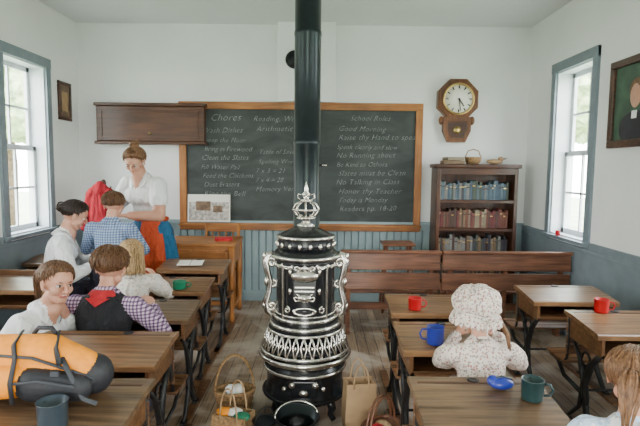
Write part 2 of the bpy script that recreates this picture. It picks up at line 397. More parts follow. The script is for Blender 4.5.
# ------------------------------------------------------------ stove
SX,SY=-.09,3.22
b=B()
for i in range(4):
    a=rad(45+90*i); ca,sa=math.cos(a),math.sin(a)
    b.tube([(r*ca,r*sa,z) for r,z in ((.17,.16),(.23,.14),(.255,.09),(.235,.045),(.27,.018))],[.03,.032,.026,.018,.018],'stove',10)
b.lathe([(.0,.11),(.22,.11),(.265,.13),(.27,.16),(.25,.175),(.25,.29),(.265,.305),(.265,.335),(.24,.35),(.235,.40),(.20,.45),(.185,.50)],'stove',48)
b.ring((0,0,.32),.267,.011,'nickel'); b.ring((0,0,.15),.27,.013,'stove')
b.ring((0,0,.60),.222,.013,'nickel',n=48); b.ring((0,0,.565),.240,.010,'nickel',n=48)
b.ring((0,0,.40),.290,.015,'nickel',n=48); b.ring((0,0,.435),.283,.010,'nickel',n=48)
b.lathe([(.285,.395),(.293,.385),(.27,.365),(.24,.36)],'nickel',48)
for i in range(32):
    a=2*math.pi*i/32
    for da in (-.075,.075):
        b.tube([(.240*math.cos(a),.240*math.sin(a),.565),(.256*math.cos(a+da),.256*math.sin(a+da),.50),(.283*math.cos(a),.283*math.sin(a),.435)],.0068,'nickel',6)
    b.ell((.262*math.cos(a),.262*math.sin(a),.50),(.010,.010,.013),'nickel',n=8)
b.lathe([(.19,.56),(.232,.56),(.232,.605),(.195,.62)],'stove',48)
b.lathe([(.25,.49),(.268,.46),(.272,.45),(.25,.455)],'stove',48)
b.lathe([(.185,.45),(.205,.62),(.196,.64),(.190,.7),(.188,.95),(.194,1.0),(.205,1.02)],'stove',48)
b.lathe([(.203,1.015),(.216,1.03),(.216,1.052),(.202,1.065),(.18,1.085)],'stove',48)
b.ring((0,0,1.041),.217,.012,'nickel',n=48)
b.ring((0,0,.645),.200,.013,'nickel',n=40); b.ring((0,0,.675),.194,.006,'nickel',n=40); b.ring((0,0,.99),.197,.007,'nickel',n=40)
b.lathe([(.18,1.08),(.184,1.12),(.174,1.15),(.182,1.165),(.15,1.185),(.11,1.205),(.05,1.23),(0,1.235)],'stove',48)
b.ring((0,0,1.163),.182,.010,'nickel',n=40)
for i in range(18):
    a=2*math.pi*i/18; b.ell((.186*math.cos(a),.186*math.sin(a),1.115),(.013,.013,.020),'nickel',n=8)
for i in range(16):
    a0=2*math.pi*i/16; b.tube([(.198*math.cos(a0+t*math.pi/8),.198*math.sin(a0+t*math.pi/8),1.005-.030*math.sin(math.pi*t)) for t in (0,.25,.5,.75,1)],.006,'nickel',6)
    b.ell((.199*math.cos(a0),.199*math.sin(a0),.985),(.009,.009,.016),'nickel',n=8)
Xf=lambda z:Matrix.Translation((0,-.184,z))@Rx
b.box((0,-.182,.90),(.16,.03,.20),'stove',bev=.012); 
b.lathe([(.085,0),(.085,.012),(.06,.024),(0,.03)],'nickel',32,X=Xf(.935)@Matrix.Diagonal((1,.45,1,1)))
b.lathe([(.045,0),(.045,.02),(.03,.03),(0,.034)],'nickel',32,X=Xf(.80)@Matrix.Diagonal((1,.6,1,1)))
b.lathe([(.075,0),(.075,.016),(.055,.02),(.055,.012),(0,.012)],'nickel',32,X=Xf(.715)@Matrix.Diagonal((1,.35,1,1)))
b.lathe([(.05,0),(.05,.018),(0,.018)],'stove',32,X=Xf(.715)@Matrix.Diagonal((1,.35,1,1)))
for z in (.87,.845): b.box((0,-.200,z),(.12,.008,.008),'nickel')
def spiral(cx,cz,r0,r1,a0,a1,n=18): return [(cx+(r0+(r1-r0)*t/n)*math.cos(a0+(a1-a0)*t/n),0,cz+(r0+(r1-r0)*t/n)*math.sin(a0+(a1-a0)*t/n)) for t in range(n+1)]
for sx in (-1,1):
    for z in (.84,.96): b.ell((sx*.09,-.182,z),(.012,.015,.022),'nickel')
    b.ell((sx*.07,-.252,.27),.022,'nickel'); b.ell((sx*.12,-.235,.24),.016,'nickel')
    b.box((sx*.135,-.150,.83),(.012,.02,.34),'nickel',rot=(0,0,sx*.7),bev=.004)
    b.tube(spiral(0,0,.026,.005,rad(90),rad(90+420)),.005,'nickel',6,X=Matrix.Translation((sx*.05,-.200,.80))@Matrix.Diagonal((sx,1,1,1)))
    b.tube(spiral(0,0,.022,.005,rad(-90),rad(-90-420)),.005,'nickel',6,X=Matrix.Translation((sx*.05,-.204,.985))@Matrix.Diagonal((sx,1,1,1)))
    b.tube(spiral(0,0,.024,.005,rad(90),rad(90+420)),.006,'nickel',6,X=Matrix.Translation((sx*.11,-.172,.72))@Matrix.Rotation(sx*.6,4,'Z')@Matrix.Diagonal((sx,1,1,1)))
b.box((0,-.248,.24),(.16,.02,.11),'stove',bev=.01); b.ell((0,-.262,.22),(.03,.012,.02),'nickel')
for sx in (-1,1):
    S=Matrix.Diagonal((sx,1,1,1))
    b.tube([(.20,0,.62),(.250,0,.66),(.262,0,.72),(.240,0,.79),(.230,0,.86),(.250,0,.93),(.263,0,.99),(.245,0,1.04),(.210,0,1.05)],[.012,.015,.016,.013,.013,.015,.017,.013,.011],'nickel',8,X=S,flat=1.8)
    b.tube(spiral(.220,.70,.034,.006,rad(40),rad(-420)),.009,'nickel',6,X=S,flat=1.6)
    b.tube(spiral(.223,.985,.036,.006,rad(-40),rad(420)),.009,'nickel',6,X=S,flat=1.6)
    b.tube(spiral(.212,.845,.024,.005,rad(90),rad(450)),.009,'nickel',6,X=S,flat=1.6)
    b.ell((.256,0,.86),(.015,.015,.028),'nickel',X=S); b.ell((.268,0,1.03),(.014,.014,.024),'nickel',X=S); b.ell((.270,0,.70),(.012,.014,.024),'nickel',X=S)
b.lathe([(.055,1.225),(.06,1.235),(.03,1.25),(.025,1.262),(.06,1.275),(.062,1.285),(.02,1.295)],'nickel',28)
for i in range(8):
    a=2*math.pi*i/8; ca,sa=math.cos(a),math.sin(a)
    b.tube([(r*ca,r*sa,z) for r,z in ((.02,1.285),(.060,1.30),(.085,1.335),(.065,1.37),(.022,1.39))],.007,'nickel',6)
b.ring((0,0,1.335),.086,.007,'nickel')
b.lathe([(.0,1.38),(.035,1.385),(.038,1.395),(.015,1.405),(.028,1.425),(.03,1.435),(.012,1.452),(.016,1.465),(.005,1.50),(0,1.52)],'nickel',24)
for i in range(4):
    a=math.pi/2*i; ca,sa=math.cos(a),math.sin(a)
    b.tube([(r*ca,r*sa,z) for r,z in ((.03,1.395),(.055,1.41),(.05,1.435),(.03,1.43))],.005,'nickel',6)
b.lathe([(.098,1.06),(.098,1.10),(.087,1.11),(.087,1.75),(.090,1.755),(.090,1.78),(.086,1.785),(.086,2.45),(.089,2.455),(.089,2.48),(.085,2.485),(.085,CEIL-.01)],'pipe',40,c=(0,.11,0))
b.lathe([(.086,CEIL-.03),(.16,CEIL-.012),(.16,CEIL-.001)],'pipe',40,c=(0,.11,0))
b.tube([(.085,.09,1.62),(.13,.07,1.62)],.006,'nickel',6)
b.obj('parlor_stove',(SX,SY,0))

# ------------------------------------------------------------ school desks (on floor runners)
def school_desk(x0,x1,yn,yf,zt=.72,seat=.37,top='desktop',hasseat=True):
    W=x1-x0; D=yf-yn; b=B(); h=W/2
    b.prism([(0,zt-.062),(0,zt-.036),(.008,zt-.03),(D*.76,zt),(D-.006,zt),(D,zt-.006),(D,zt-.026),(D*.76,zt-.026)],0,-h,h,top)
    b.bb(-h+.03,h-.03,D*.82,D*.86,zt,zt+.0015,'dark')
    for xx in ((0,) if W<.75 else (-h*.5,h*.5)):
        b.lathe([(.026,0),(.026,.004),(.018,.005),(0,.002)],'black',20,c=(xx,D*.90,zt))
    b.bb(-h+.045,h-.045,.03,D-.03,zt-.165,zt-.15,'desk'); b.bb(-h+.045,h-.045,D-.04,D-.022,zt-.165,zt-.026,'desk')
    for sx in (-1,1):
        b.prism([(.02,zt-.17),(.02,zt-.062),(D*.76,zt-.027),(D-.02,zt-.027),(D-.02,zt-.17)],0,sx*(h-.045)-.009,sx*(h-.045)+.009,'desk')
        X=Matrix.Translation((sx*(h-.05),0,0))
        b.bb(sx*(h-.05)-.028,sx*(h-.05)+.028,-.12,D+.34,0,.022,'desk',.003)
        b.tube([(0,.03,.03),(0,.07,.06),(0,D*.42,.16),(0,D*.5,.32),(0,D*.35,.46),(0,.05,zt-.17)],[.012,.018,.02,.022,.02,.016],'iron',8,X=X,flat=.7)
        b.tube([(0,D-.01,.03),(0,D-.05,.06),(0,D*.62,.16),(0,D*.54,.32),(0,D*.68,.46),(0,D-.04,zt-.17)],[.012,.018,.02,.022,.02,.016],'iron',8,X=X,flat=.7)
        b.tube([(0,D*.5+.05*math.cos(t),.235+.05*math.sin(t)) for t in [i*.7 for i in range(9)]],.008,'iron',6,X=X)
        b.tube([(0,D*.5+.045*math.cos(t),.47+.045*math.sin(t)) for t in [i*.7 for i in range(9)]],.008,'iron',6,X=X)
        b.tube([(0,.02,zt-.168),(0,D-.02,zt-.168)],.012,'iron',6,X=X)
        b.box((sx*(h-.05),.03,.028),(.04,.07,.014),'iron',bev=.004); b.box((sx*(h-.05),D-.02,.028),(.04,.07,.014),'iron',bev=.004)
        if hasseat:
            b.tube([(0,D*.5,.25),(0,D+.05,.27),(0,D+.14,seat-.03)],.014,'iron',8,X=X,flat=.7)
            b.tube([(0,D+.02,zt-.05),(0,D+.01,.5),(0,D+.03,seat+.02),(0,D+.09,seat-.03),(0,D+.25,seat-.025)],.012,'iron',8,X=X,flat=.7)
    if hasseat:
        for i in range(5):
            yy=D+.055+i*.05; b.box((0,yy,seat-.010+(.006 if i in(0,4) else 0)),(W-.06,.045,.018),'desk',bev=.004)
        for i in range(4):
            zz=seat+.085+i*.068; b.box((0,D+.016+.01*abs(i-1.5)*.3,zz),(W-.07,.014,.06),'desk',bev=.004)
        b.tube([(-h+.05,D*.5,.28),(h-.05,D*.5,.28)],.008,'iron',6)
    b.obj('school_desk',((x0+x1)/2,yn,0))
desks=[(-1.78,-.68,1.58,2.02,.72,.36,'desktop2'),(-1.78,-.75,2.22,2.62,.72,.36,'desktop'),(-1.78,-.78,2.93,3.27,.72,.37,'desktop2'),
 (-1.50,-.84,3.60,3.96,.72,.37,'desktop'),(-1.42,-.83,4.28,4.66,.74,.37,'desktop'),
 (-2.78,-1.99,3.58,3.96,.72,.44,'desktop'),(-2.78,-2.05,4.60,4.96,.72,.40,'desktop2'),
 (.38,.92,1.66,2.07,.72,.35,'desktop2'),(.43,.97,2.45,2.84,.72,.37,'desktop'),(.46,1.00,3.10,3.48,.72,.37,'desktop'),
 (1.56,2.16,2.72,3.12,.72,.37,'desktop'),(1.50,2.10,3.42,3.80,.72,.37,'desktop')]
for d in desks: school_desk(*d)

# ------------------------------------------------------------ benches
def bench(x0,x1,y,zt=.82,zs=.43):
    W=x1-x0; h=W/2; b=B()
    for i,(z,hh) in enumerate(((zt-.09,.17),(zt-.285,.16))):
        b.box((0,-.02+.005*i,z),(W,.024,hh),'bench',rot=(rad(-5),0,0),bev=.006)
    b.box((0,-.035,zt),(W+.01,.05,.03),'bench',bev=.01)
    b.box((0,.22,zs-.014),(W,.38,.028),'bench',bev=.006); b.box((0,.39,zs-.06),(W-.06,.02,.07),'bench')
    n=3 if W>1.1 else 2
    for i in range(n):
        x=-h+.08+(W-.16)*i/(n-1)
        b.prism([(-.0,0),(.07,0),(.10,.2),(.30,.2),(.33,0),(.40,0),(.39,zs-.028),(.04,zs-.028),(.03,zt-.02),(-.02,zt-.02),(.0,zs-.03)],0,x-.018,x+.018,'bench')
    b.bb(-h+.09,h-.09,.18,.205,.2,.27,'bench'); 
    b.obj('wooden_bench',((x0+x1)/2,y,0))
bench(.20,1.15,4.72); bench(1.17,2.39,4.72)
b=B(); b.bb(-.42,.42,-.02,.56,.80,.83,'oak',.008); b.bb(-.38,.38,.02,.045,.42,.80,'oak'); 
for sx in (-1,1):
    for y in (.03,.51): b.lathe([(.022,0),(.03,.05),(.022,.12),(.034,.3),(.03,.42),(.035,.44),(.035,.80)],'oakv',16,c=(sx*.38,y,0))
    b.bb(sx*.38-.01,sx*.38+.01,.03,.51,.60,.80,'oak'); b.bb(sx*.38-.012,sx*.38+.012,.03,.51,.12,.17,'oak')
b.bb(-.38,.38,.26,.29,.12,.16,'oak'); b.bb(-.34,.34,.010,.02,.48,.50,'oakv'); b.bb(-.34,.34,.010,.02,.74,.76,'oakv'); b.bb(-.34,-.32,.01,.02,.48,.76,'oakv'); b.bb(.32,.34,.01,.02,.48,.76,'oakv')
b.obj('teacher_desk',(-1.28,5.02,0))
b=B()
for sx in (-1,1):
    b.tube([(sx*.17,.0,0),(sx*.18,.0,.45),(sx*.19,.05,.95)],.018,'oakv',8); b.tube([(sx*.17,-.16,0),(sx*.17,-.16,.44)],.018,'oakv',8)
b.bb(-.21,.21,-.19,.02,.44,.465,'oak',.008); b.box((0,.045,.90),(.40,.02,.10),'oak',bev=.006); b.box((0,.03,.75),(.36,.015,.05),'oak')
for i in range(4): b.tube([(-.12+.08*i,.01,.46),(-.12+.08*i,.045,.87)],.009,'oakv',6)
b.tube([(-.17,-.16,.2),(.17,-.16,.2)],.01,'oak',6); b.tube([(-.17,0,.2),(.17,0,.2)],.01,'oak',6)
b.obj('wooden_chair',(-1.14,5.78,0),(0,0,0))
b=B(); b.bb(-.09,.09,-.06,.06,0,.03,'redcloth',.006); b.bb(-.08,.08,-.055,.055,.005,.026,'paper'); b.obj('red_book',(-1.02,5.25,.831),(0,0,.3))
def stool(x,y,h,w,k='bench',name='wooden_stool'):
    b=B(); b.bb(-w/2,w/2,-w*.4,w*.4,h-.03,h,k,.008)
    for sx in (-1,1):
        for sy in (-1,1): b.tube([(sx*(w/2-.01),sy*(w*.4-.01),0),(sx*(w/2-.05),sy*(w*.4-.05),h-.03)],.016,k,8)
    b.tube([(-w/2+.03,0,h*.4),(w/2-.03,0,h*.4)],.01,k,6); b.obj(name,(x,y,0))
stool(.88,5.6,.78,.36); stool(1.02,1.53,.365,.18)
b=B(); b.lathe([(.02,0),(.022,1.38),(.03,1.42),(.02,1.45),(0,1.46)],'darkv',16)
for i in range(4):
    a=rad(45+90*i); ca,sa=math.cos(a),math.sin(a)
    b.tube([(0,0,.22),(.1*ca,.1*sa,.12),(.2*ca,.2*sa,.02)],.016,'dark',8); b.tube([(0,0,1.32),(.06*ca,.06*sa,1.32),(.08*ca,.08*sa,1.38)],.009,'dark',6)
b.obj('coat_stand',(-2.34,5.40,0))

# ------------------------------------------------------------ cups etc
def mug(x,y,z,k,r=.043,h=.085,a=0):
    b=B(); b.lathe([(0,0),(r*.92,0),(r*.96,.006),(r,h-.003),(r*1.05,h),(r*.97,h),(r*.92,.01),(0,.008)],k,28)
    b.tube([(r*.95,0,h*.82),(r*1.5,0,h*.8),(r*1.75,0,h*.55),(r*1.5,0,h*.25),(r*.95,0,h*.22)],.005,k,8); b.obj('enamel_mug',(x,y,z),(0,0,a))
def zdesk(t,D=.4,zt=.72): return zt-.03*(1-min(1,t/(D*.76)))+.002
mug(.605,2.53,zdesk(.08),'blue',.045,.09,3.0); mug(.62,3.17,zdesk(.07),'red',.043,.075,0); mug(.835,1.88,zdesk(.22),'dkgreen',.042,.08,-.3)
mug(1.77,3.07,.722,'red',.043,.082,-.3); mug(-1.04,3.66,zdesk(.06,.36),'green',.05,.055,0); mug(-.92,1.665,zdesk(.085,.44),'navy',.05,.09,2.6)
mug(XR-.035,5.0,WZ0+.0015,'red',.022,.05,-1.5)
b=B(); b.ell((0,0,.024),(.05,.032,.024),'blue'); b.ell((-.03,.01,.03),(.026,.026,.022),'blue'); b.tube([(-.04,0,.04),(0,0,.052),(.04,0,.04)],.005,'navy'); b.obj('coin_purse',(.74,1.95,zdesk(.29,.41)))
def papers(x,y,z,a,name='notebook'):
    b=B(); b.bb(-.11,0,-.08,.08,0,.008,'paper',.002); b.bb(0,.11,-.08,.08,0,.007,'paper',.002); b.tube([(0,-.08,.008),(0,.08,.008)],.003,'bk5',6); b.obj(name,(x,y,z),(rad(4.5),0,a))
papers(-1.16,4.45,.737,.1)

# ------------------------------------------------------------ things by the stove
def handlebag(name,x,y,w,d,h,k,a,hk,fill=None,hh=.15):
    b=B()
    n=5
    vs=[];fs=[]
    for i in range(n+1):
        t=i/n; f=1+.04*math.sin(t*5)
        for (sx,sy) in ((-1,-1),(0,-1.12+.2*t),(1,-1),(1.05-.2*t,0),(1,1),(0,1.12-.2*t),(-1,1),(-1.05+.2*t,0)):
            vs.append((sx*w/2*f,sy*d/2*f,h*t))
    for i in range(n):
        for j in range(8): fs.append([i*8+j,i*8+(j+1)%8,(i+1)*8+(j+1)%8,(i+1)*8+j])
    fs.append(list(range(8))); o=len(vs)
    for j in range(8): vs.append((vs[n*8+j][0]*.94,vs[n*8+j][1]*.94,h))
    for j in range(8): vs.append((vs[n*8+j][0]*.90,vs[n*8+j][1]*.90,h*.15))
    for j in range(8):
        fs.append([n*8+j,n*8+(j+1)%8,o+(j+1)%8,o+j]); fs.append([o+j,o+(j+1)%8,o+8+(j+1)%8,o+8+j])
    fs.append([o+8+j for j in range(8)])
    b.add(vs,fs,k)
    for sy in (-1,1):
        b.tube([(w*.25*math.cos(t),sy*d*.46,h-.03+hh*math.sin(t)) for t in [i*math.pi/10 for i in range(11)]],.005,hk,6)
    if fill:
        for i,kk in enumerate(fill): b.ell((w*.28*(i-1),random.uniform(-.02,.02),h*.93),(w*.24,d*.34,h*.13),kk)
    b.obj(name,(x,y,0),(0,0,a))
handlebag('paper_bag',.255,2.98,.19,.12,.30,'kraft',.15,'kraft',None)
handlebag('tote_bag',-.50,2.84,.22,.14,.16,'wick',-.3,'kraft',['yellow','paper','green'],.2)
def basket(x,y,r,h,hh,a,fills,k='wick'):
    b=B(); prof=[(0,0),(r*.75,0)]
    for i in range(9): prof.append((r*(.78+.22*i/8)+(.006 if i%2 else 0),h*(i+.5)/9))
    prof+=[(r*1.05,h),(r*.92,h),(r*.75,.02),(0,.02)]
    b.lathe(prof,k,28,sx=1.25,sy=.9); b.ring((0,0,h),r*1.02,.011,k,sx=1.25,sy=.9)
    for dx in (-.012,.012):
        b.tube([(r*1.25*math.cos(t),dx,h-.02+hh*math.sin(t)) for t in [i*math.pi/14 for i in range(15)]],.007,k,6)
    for i,f in enumerate(fills): b.ell((r*.5*(i-.5*(len(fills)-1)),0,h*.92),(r*.42,r*.5,h*.28),f)
    b.obj('wicker_basket',(x,y,0),(0,0,a))
basket(-.54,3.12,.10,.17,.25,.2,['white','paper']); basket(.36,2.74,.11,.13,.20,.9,['redcloth','kraft'],'bench')
b=B()
b.lathe([(.085,0),(.09,.012),(.08,.02),(.125,.20),(.13,.205),(.12,.205),(.075,.025),(0,.02)],'pipe',32,sx=1,sy=1.15); b.lathe([(0,.16),(.1,.165),(.0,.2)],'stove',12)
b.tube([(.125*math.cos(t),.06*math.sin(t),.2+.06*math.sin(t)) for t in [i*math.pi/12 for i in range(13)]],.005,'nickel',6); b.obj('coal_scuttle',(-.12,2.72,0),(0,0,.3))
b=B(); b.lathe([(.07,0),(.072,.13),(.075,.135),(.066,.135),(.06,.14),(.02,.155),(0,.155)],'pipe',28); b.tube([(.07*math.cos(t),0,.13+.08*math.sin(t)) for t in [i*math.pi/12 for i in range(13)]],.004,'iron',6); b.obj('lunch_pail',(-.31,2.80,0),(0,0,.8))
b=B(); b.box((0,0,.025),(.2,.14,.045),'kraft',bev=.015); b.box((.01,0,.062),(.18,.12,.028),'bk3',bev=.01); b.obj('folded_cloth',(.12,2.72,0),(0,0,.3))
b=B(); b.box((0,0,.012),(.2,.14,.02),'blue',bev=.004); b.box((.01,0,.034),(.18,.13,.02),'green',bev=.004,rot=(0,0,.2)); b.obj('picture_book',(-.50,2.60,0),(0,0,.5))

# ------------------------------------------------------------ blob surfaces
def capmesh(p0,p1,r0,r1,side,flat,n=18,hemi=4):
    p0=V(p0);p1=V(p1); w=p1-p0
    if w.length<1e-6: w=V((0,0,1)); p1=p0+w*1e-4
    w=w.normalized(); u=V(side) if side is not None else w.orthogonal(); u=u-w*u.dot(w)
    if u.length<1e-4: u=w.orthogonal()
    u.normalize(); t=w.cross(u); vs=[];rings=[]
    for k in range(hemi): 
        a=math.pi/2*(1-(k)/hemi) ; rings.append((p0-w*r0*math.sin(a),max(r0*math.cos(a),r0*.02)))
    rings.append((p0,r0)); rings.append((p1,r1))
    for k in range(1,hemi+1):
        a=math.pi/2*k/hemi; rings.append((p1+w*r1*math.sin(a),max(r1*math.cos(a),r1*.02)))
    for c,r in rings:
        for j in range(n):
            a=2*math.pi*j/n; vs.append(c+u*r*math.cos(a)+t*r*flat*math.sin(a))
    fs=[list(range(n))[::-1]]
    for i in range(len(rings)-1):
        for j in range(n): fs.append([i*n+j,i*n+(j+1)%n,(i+1)*n+(j+1)%n,(i+1)*n+j])
    fs.append([(len(rings)-1)*n+j for j in range(n)])
    return vs,fs,(p0,p1,r0,r1,u,t,w,flat)
def P(p0,p1,r0,r1,label,side=None,flat=1.0): return (p0,p1,r0,r1,label,side,flat)
def blob(name,prims,voxel,smooth,parent=None,X=None):
    vs=[];fs=[];info=[]
    for pr in prims:
        a,f,inf=capmesh(pr[0],pr[1],pr[2],pr[3],pr[5],pr[6]); o=len(vs)
        vs+=a; fs+=[[o+j for j in q] for q in f]; info.append((inf,pr[4]))
    me=bpy.data.meshes.new('tmp'); me.from_pydata([tuple(v) for v in vs],[],fs)
    o=bpy.data.objects.new('tmp',me); COL.objects.link(o)
    md=o.modifiers.new('r','REMESH'); md.mode='VOXEL'; md.voxel_size=voxel
    if smooth:
        ms=o.modifiers.new('s','SMOOTH'); ms.factor=.5; ms.iterations=smooth
    bpy.context.view_layer.update(); dg=bpy.context.evaluated_depsgraph_get()
    me2=bpy.data.meshes.new_from_object(o.evaluated_get(dg)); bpy.data.objects.remove(o)
    n=len(me2.polygons); ctr=np.empty(n*3); me2.polygons.foreach_get('center',ctr); ctr=ctr.reshape(-1,3)
    labels=[]; best=np.full(n,1e9); idx=np.zeros(n,int)
    for (p0,p1,r0,r1,u,t,w,fl),lab in info:
        if lab not in labels: labels.append(lab)
        L_=(p1-p0).length; d=ctr-np.array(p0); s_=d@np.array(w); tt=np.clip(s_/max(L_,1e-6),0,1)
        rr=r0+(r1-r0)*tt; du=d@np.array(u); dt=(d@np.array(t))/fl; dw=s_-tt*L_
        ds=np.sqrt(du**2+dt**2+dw**2)-rr; q=ds<best; best[q]=ds[q]; idx[q]=labels.index(lab)
    me2.materials.clear()
    for l in labels: me2.materials.append(M[l])
    me2.polygons.foreach_set('material_index',idx.astype(np.int32)); me2.polygons.foreach_set('use_smooth',[True]*n)
    me2.name=name
    if X: me2.transform(X)
    ob=bpy.data.objects.new(name,me2); COL.objects.link(ob); ob.parent=parent
    return ob

e=bpy.data.objects.new('red_coat',None); COL.objects.link(e); e.location=(-2.34,5.37,0)
blob('coat',[P((-.08,-.05,1.32),(.08,-.05,1.32),.06,.06,'coat',(1,0,0),.9),P((0,-.06,1.33),(.02,-.07,.90),.10,.15,'coat',(1,0,0),.5),P((-.11,-.05,1.30),(-.16,-.09,.95),.045,.045,'coat'),P((.11,-.05,1.30),(.15,-.08,.97),.045,.045,'coat'),P((0,-.06,1.40),(0,-.06,1.34),.045,.07,'coat')],.008,2,e)

# ------------------------------------------------------------ people
def ik(S,T,l1,l2,pole):
    d=T-S; L_=min(d.length,(l1+l2)*.995); dr=d.normalized(); a=(l1*l1-l2*l2+L_*L_)/(2*L_); h=math.sqrt(max(l1*l1-a*a,0))
    p=pole-dr*pole.dot(dr); p.normalize(); return S+dr*a+p*h, S+dr*L_
def hand(parent,W,d,nrm,sg,hs,curl,nm):
    d=d.normalized(); nrm=(nrm-d*nrm.dot(d)).normalized(); s=d.cross(nrm)*sg
    pr=[P(W-d*.12*hs,W+d*.1*hs,.13*hs,.15*hs,'skin',s,.75),P(W+d*.12*hs,W+d*.38*hs,.19*hs,.21*hs,'skin',s,.42)]
    for i,(off,ln) in enumerate(((.16,.40),(.055,.46),(-.055,.43),(-.155,.34))):
        p=W+d*(.46-.03*abs(i-1))*hs+s*off*hs; ang=.15+curl*.3; r=.052*hs*(1 if i<3 else .9)
        for k,fr in enumerate((.45,.32,.26)):
            dd=d*math.cos(ang)-nrm*math.sin(ang)+s*off*.35; q=p+dd*ln*fr*hs
            pr.append(P(p,q,r,r*.9,'skin')); p=q; r*=.9; ang+=curl
    p=W+d*.12*hs+s*.15*hs-nrm*.03*hs; dd=(d*.62+s*.72-nrm*.2).normalized(); q=p+dd*.26*hs; pr.append(P(p,q,.075*hs,.06*hs,'skin'))
    dd=(d*.85+s*.4-nrm*.3).normalized(); pr.append(P(q,q+dd*.22*hs,.058*hs,.045*hs,'skin'))
    blob(nm,pr,max(.0028,.019*hs),1,parent)
HC=(0,-.08,.12); HR=(.37,.45,.39)
def thmax(az,cov=0):
    a=abs((math.degrees(az)+180)%360-180); tb=[(0,50),(35,54),(60,72),(80,96),(110,116),(180,134+cov)]
    for (a0,t0),(a1,t1) in zip(tb,tb[1:]):
        if a<=a1: return rad(t0+(t1-t0)*(a-a0)/(a1-a0))
    return rad(128)
def surf(th,az,off,hh): return V(((HC[0]+(HR[0]+off)*math.sin(th)*math.sin(az))*hh,(HC[1]+(HR[1]+off)*math.sin(th)*math.cos(az))*hh,(HC[2]+(HR[2]+off)*math.cos(th))*hh))
def hair(parent,Mh,hh,k,style,length=.3,seed=1):
    rnd=random.Random(seed); b=B(); nt_,na=20,72; vs=[];fs=[]
    vol=.095 if style=='short' else .05
    for i in range(nt_+2):
        for j in range(na):
            az=2*math.pi*j/na; tm=thmax(az)
            if i<=nt_:
                t=i/nt_; th=max(.02,tm*t); off=(vol-.012+.012*math.sin(az*17+3*th)+.008*math.sin(az*31))*(1-.95*max(0,(t-.6)/.4)**1.6)
            else: th=tm+.03; off=-.05
            vs.append(surf(th,az,off,hh))
    for i in range(nt_+1):
        for j in range(na): fs.append([i*na+j,i*na+(j+1)%na,(i+1)*na+(j+1)%na,(i+1)*na+j])
    fs.append(list(range(na))); b.add(vs,fs,k,True)
    for q in range(320 if style=='short' else 260):
        az=rnd.uniform(-math.pi,math.pi); th0=rnd.uniform(.05,1.0 if style!='short' else 1.5); front=abs(az)<rad(70)
        tm=thmax(az)+(rnd.uniform(-.12,.0) if front or style=='short' else rnd.uniform(-.06,.06)); pts=[];sw=rnd.uniform(-.35,.35)
        if style=='short': tm=min(tm,th0+rnd.uniform(.4,.9))
        for i in range(8):
            t=i/7; th=th0+(tm-th0)*t; rel=th/thmax(az)
            pts.append(surf(th,az+sw*t,vol*(1-.9*max(0,(rel-.6)/.4)**1.6)+rnd.uniform(-.008,.012)+(.035*t*t if style=='short' else 0),hh))
        if style=='long' and abs(az)>rad(70):
            p=pts[-1]; L_=length*hh*rnd.uniform(.75,1.05); out=V((p.x,p.y,0))*.10
            for i in range(1,6): pts.append(p+V((0,-.02*hh,0))+out*(i/5)+V((rnd.uniform(-.02,.02)*hh,rnd.uniform(-.02,.02)*hh,-L_*i/5)))
        n_=len(pts); r=[.015*hh*(.45+math.sin(math.pi*min(1,(i+.6)/n_))*.7) for i in range(n_)]
        r[-1]=.003*hh; b.tube(pts,r,k,5)
    if style=='long':
        for q in range(60):
            az=rad(rnd.uniform(85,275)); p=surf(rad(105),az,.03,hh)*1; pts=[p+V((rnd.uniform(-.01,.01)*hh,rnd.uniform(-.02,.02)*hh,-length*hh*1.1*i/6)) for i in range(7)]
            b.tube(pts,[.03*hh,.032*hh,.032*hh,.03*hh,.026*hh,.018*hh,.005*hh],k,5)
    if style in('bun','topbun'):
        c=V((0,-.56,.10))*hh if style=='bun' else V((0,-.34,.56))*hh
        R=(.17*hh,.14*hh,.16*hh) if style=='bun' else (.20*hh,.18*hh,.15*hh)
        b.ell(c,R,k,n=20)
        for i in range(9):
            a=i*.8; pts=[c+V((R[0]*1.04*math.cos(t+a)*math.cos(.5*i-1.5),R[1]*1.04*math.sin(t+a),R[2]*1.04*math.sin(t*.9+.4*i))) for t in [u*.5 for u in range(8)]]
            b.tube(pts,[.010*hh,.024*hh,.028*hh,.028*hh,.028*hh,.024*hh,.016*hh,.005*hh],k,5)
    if style=='pony':
        c=V((0,-.52,.20))*hh; b.ring(c,.07*hh,.02*hh,'blue',axis=1)
        for q in range(44):
            a=rnd.uniform(0,6.28); r=rnd.uniform(0,.07)*hh; pts=[]; kk=rnd.uniform(.75,1.1)
            for i in range(8):
                t=i/7; sp=1+1.6*math.sin(math.pi*min(t*1.1,1)); pts.append(c+V((r*math.cos(a)*sp,-.05*hh-.22*hh*math.sin(t*2.2),r*math.sin(a)*sp*.5-kk*length*hh*t*t*1.0-.05*hh*t)))
            b.tube(pts,[.018*hh,.025*hh,.026*hh,.026*hh,.024*hh,.018*hh,.011*hh,.003*hh],k,5)
    b.v=[tuple(Mh@V(p)) for p in b.v]; return b.obj('hair',parent=parent)
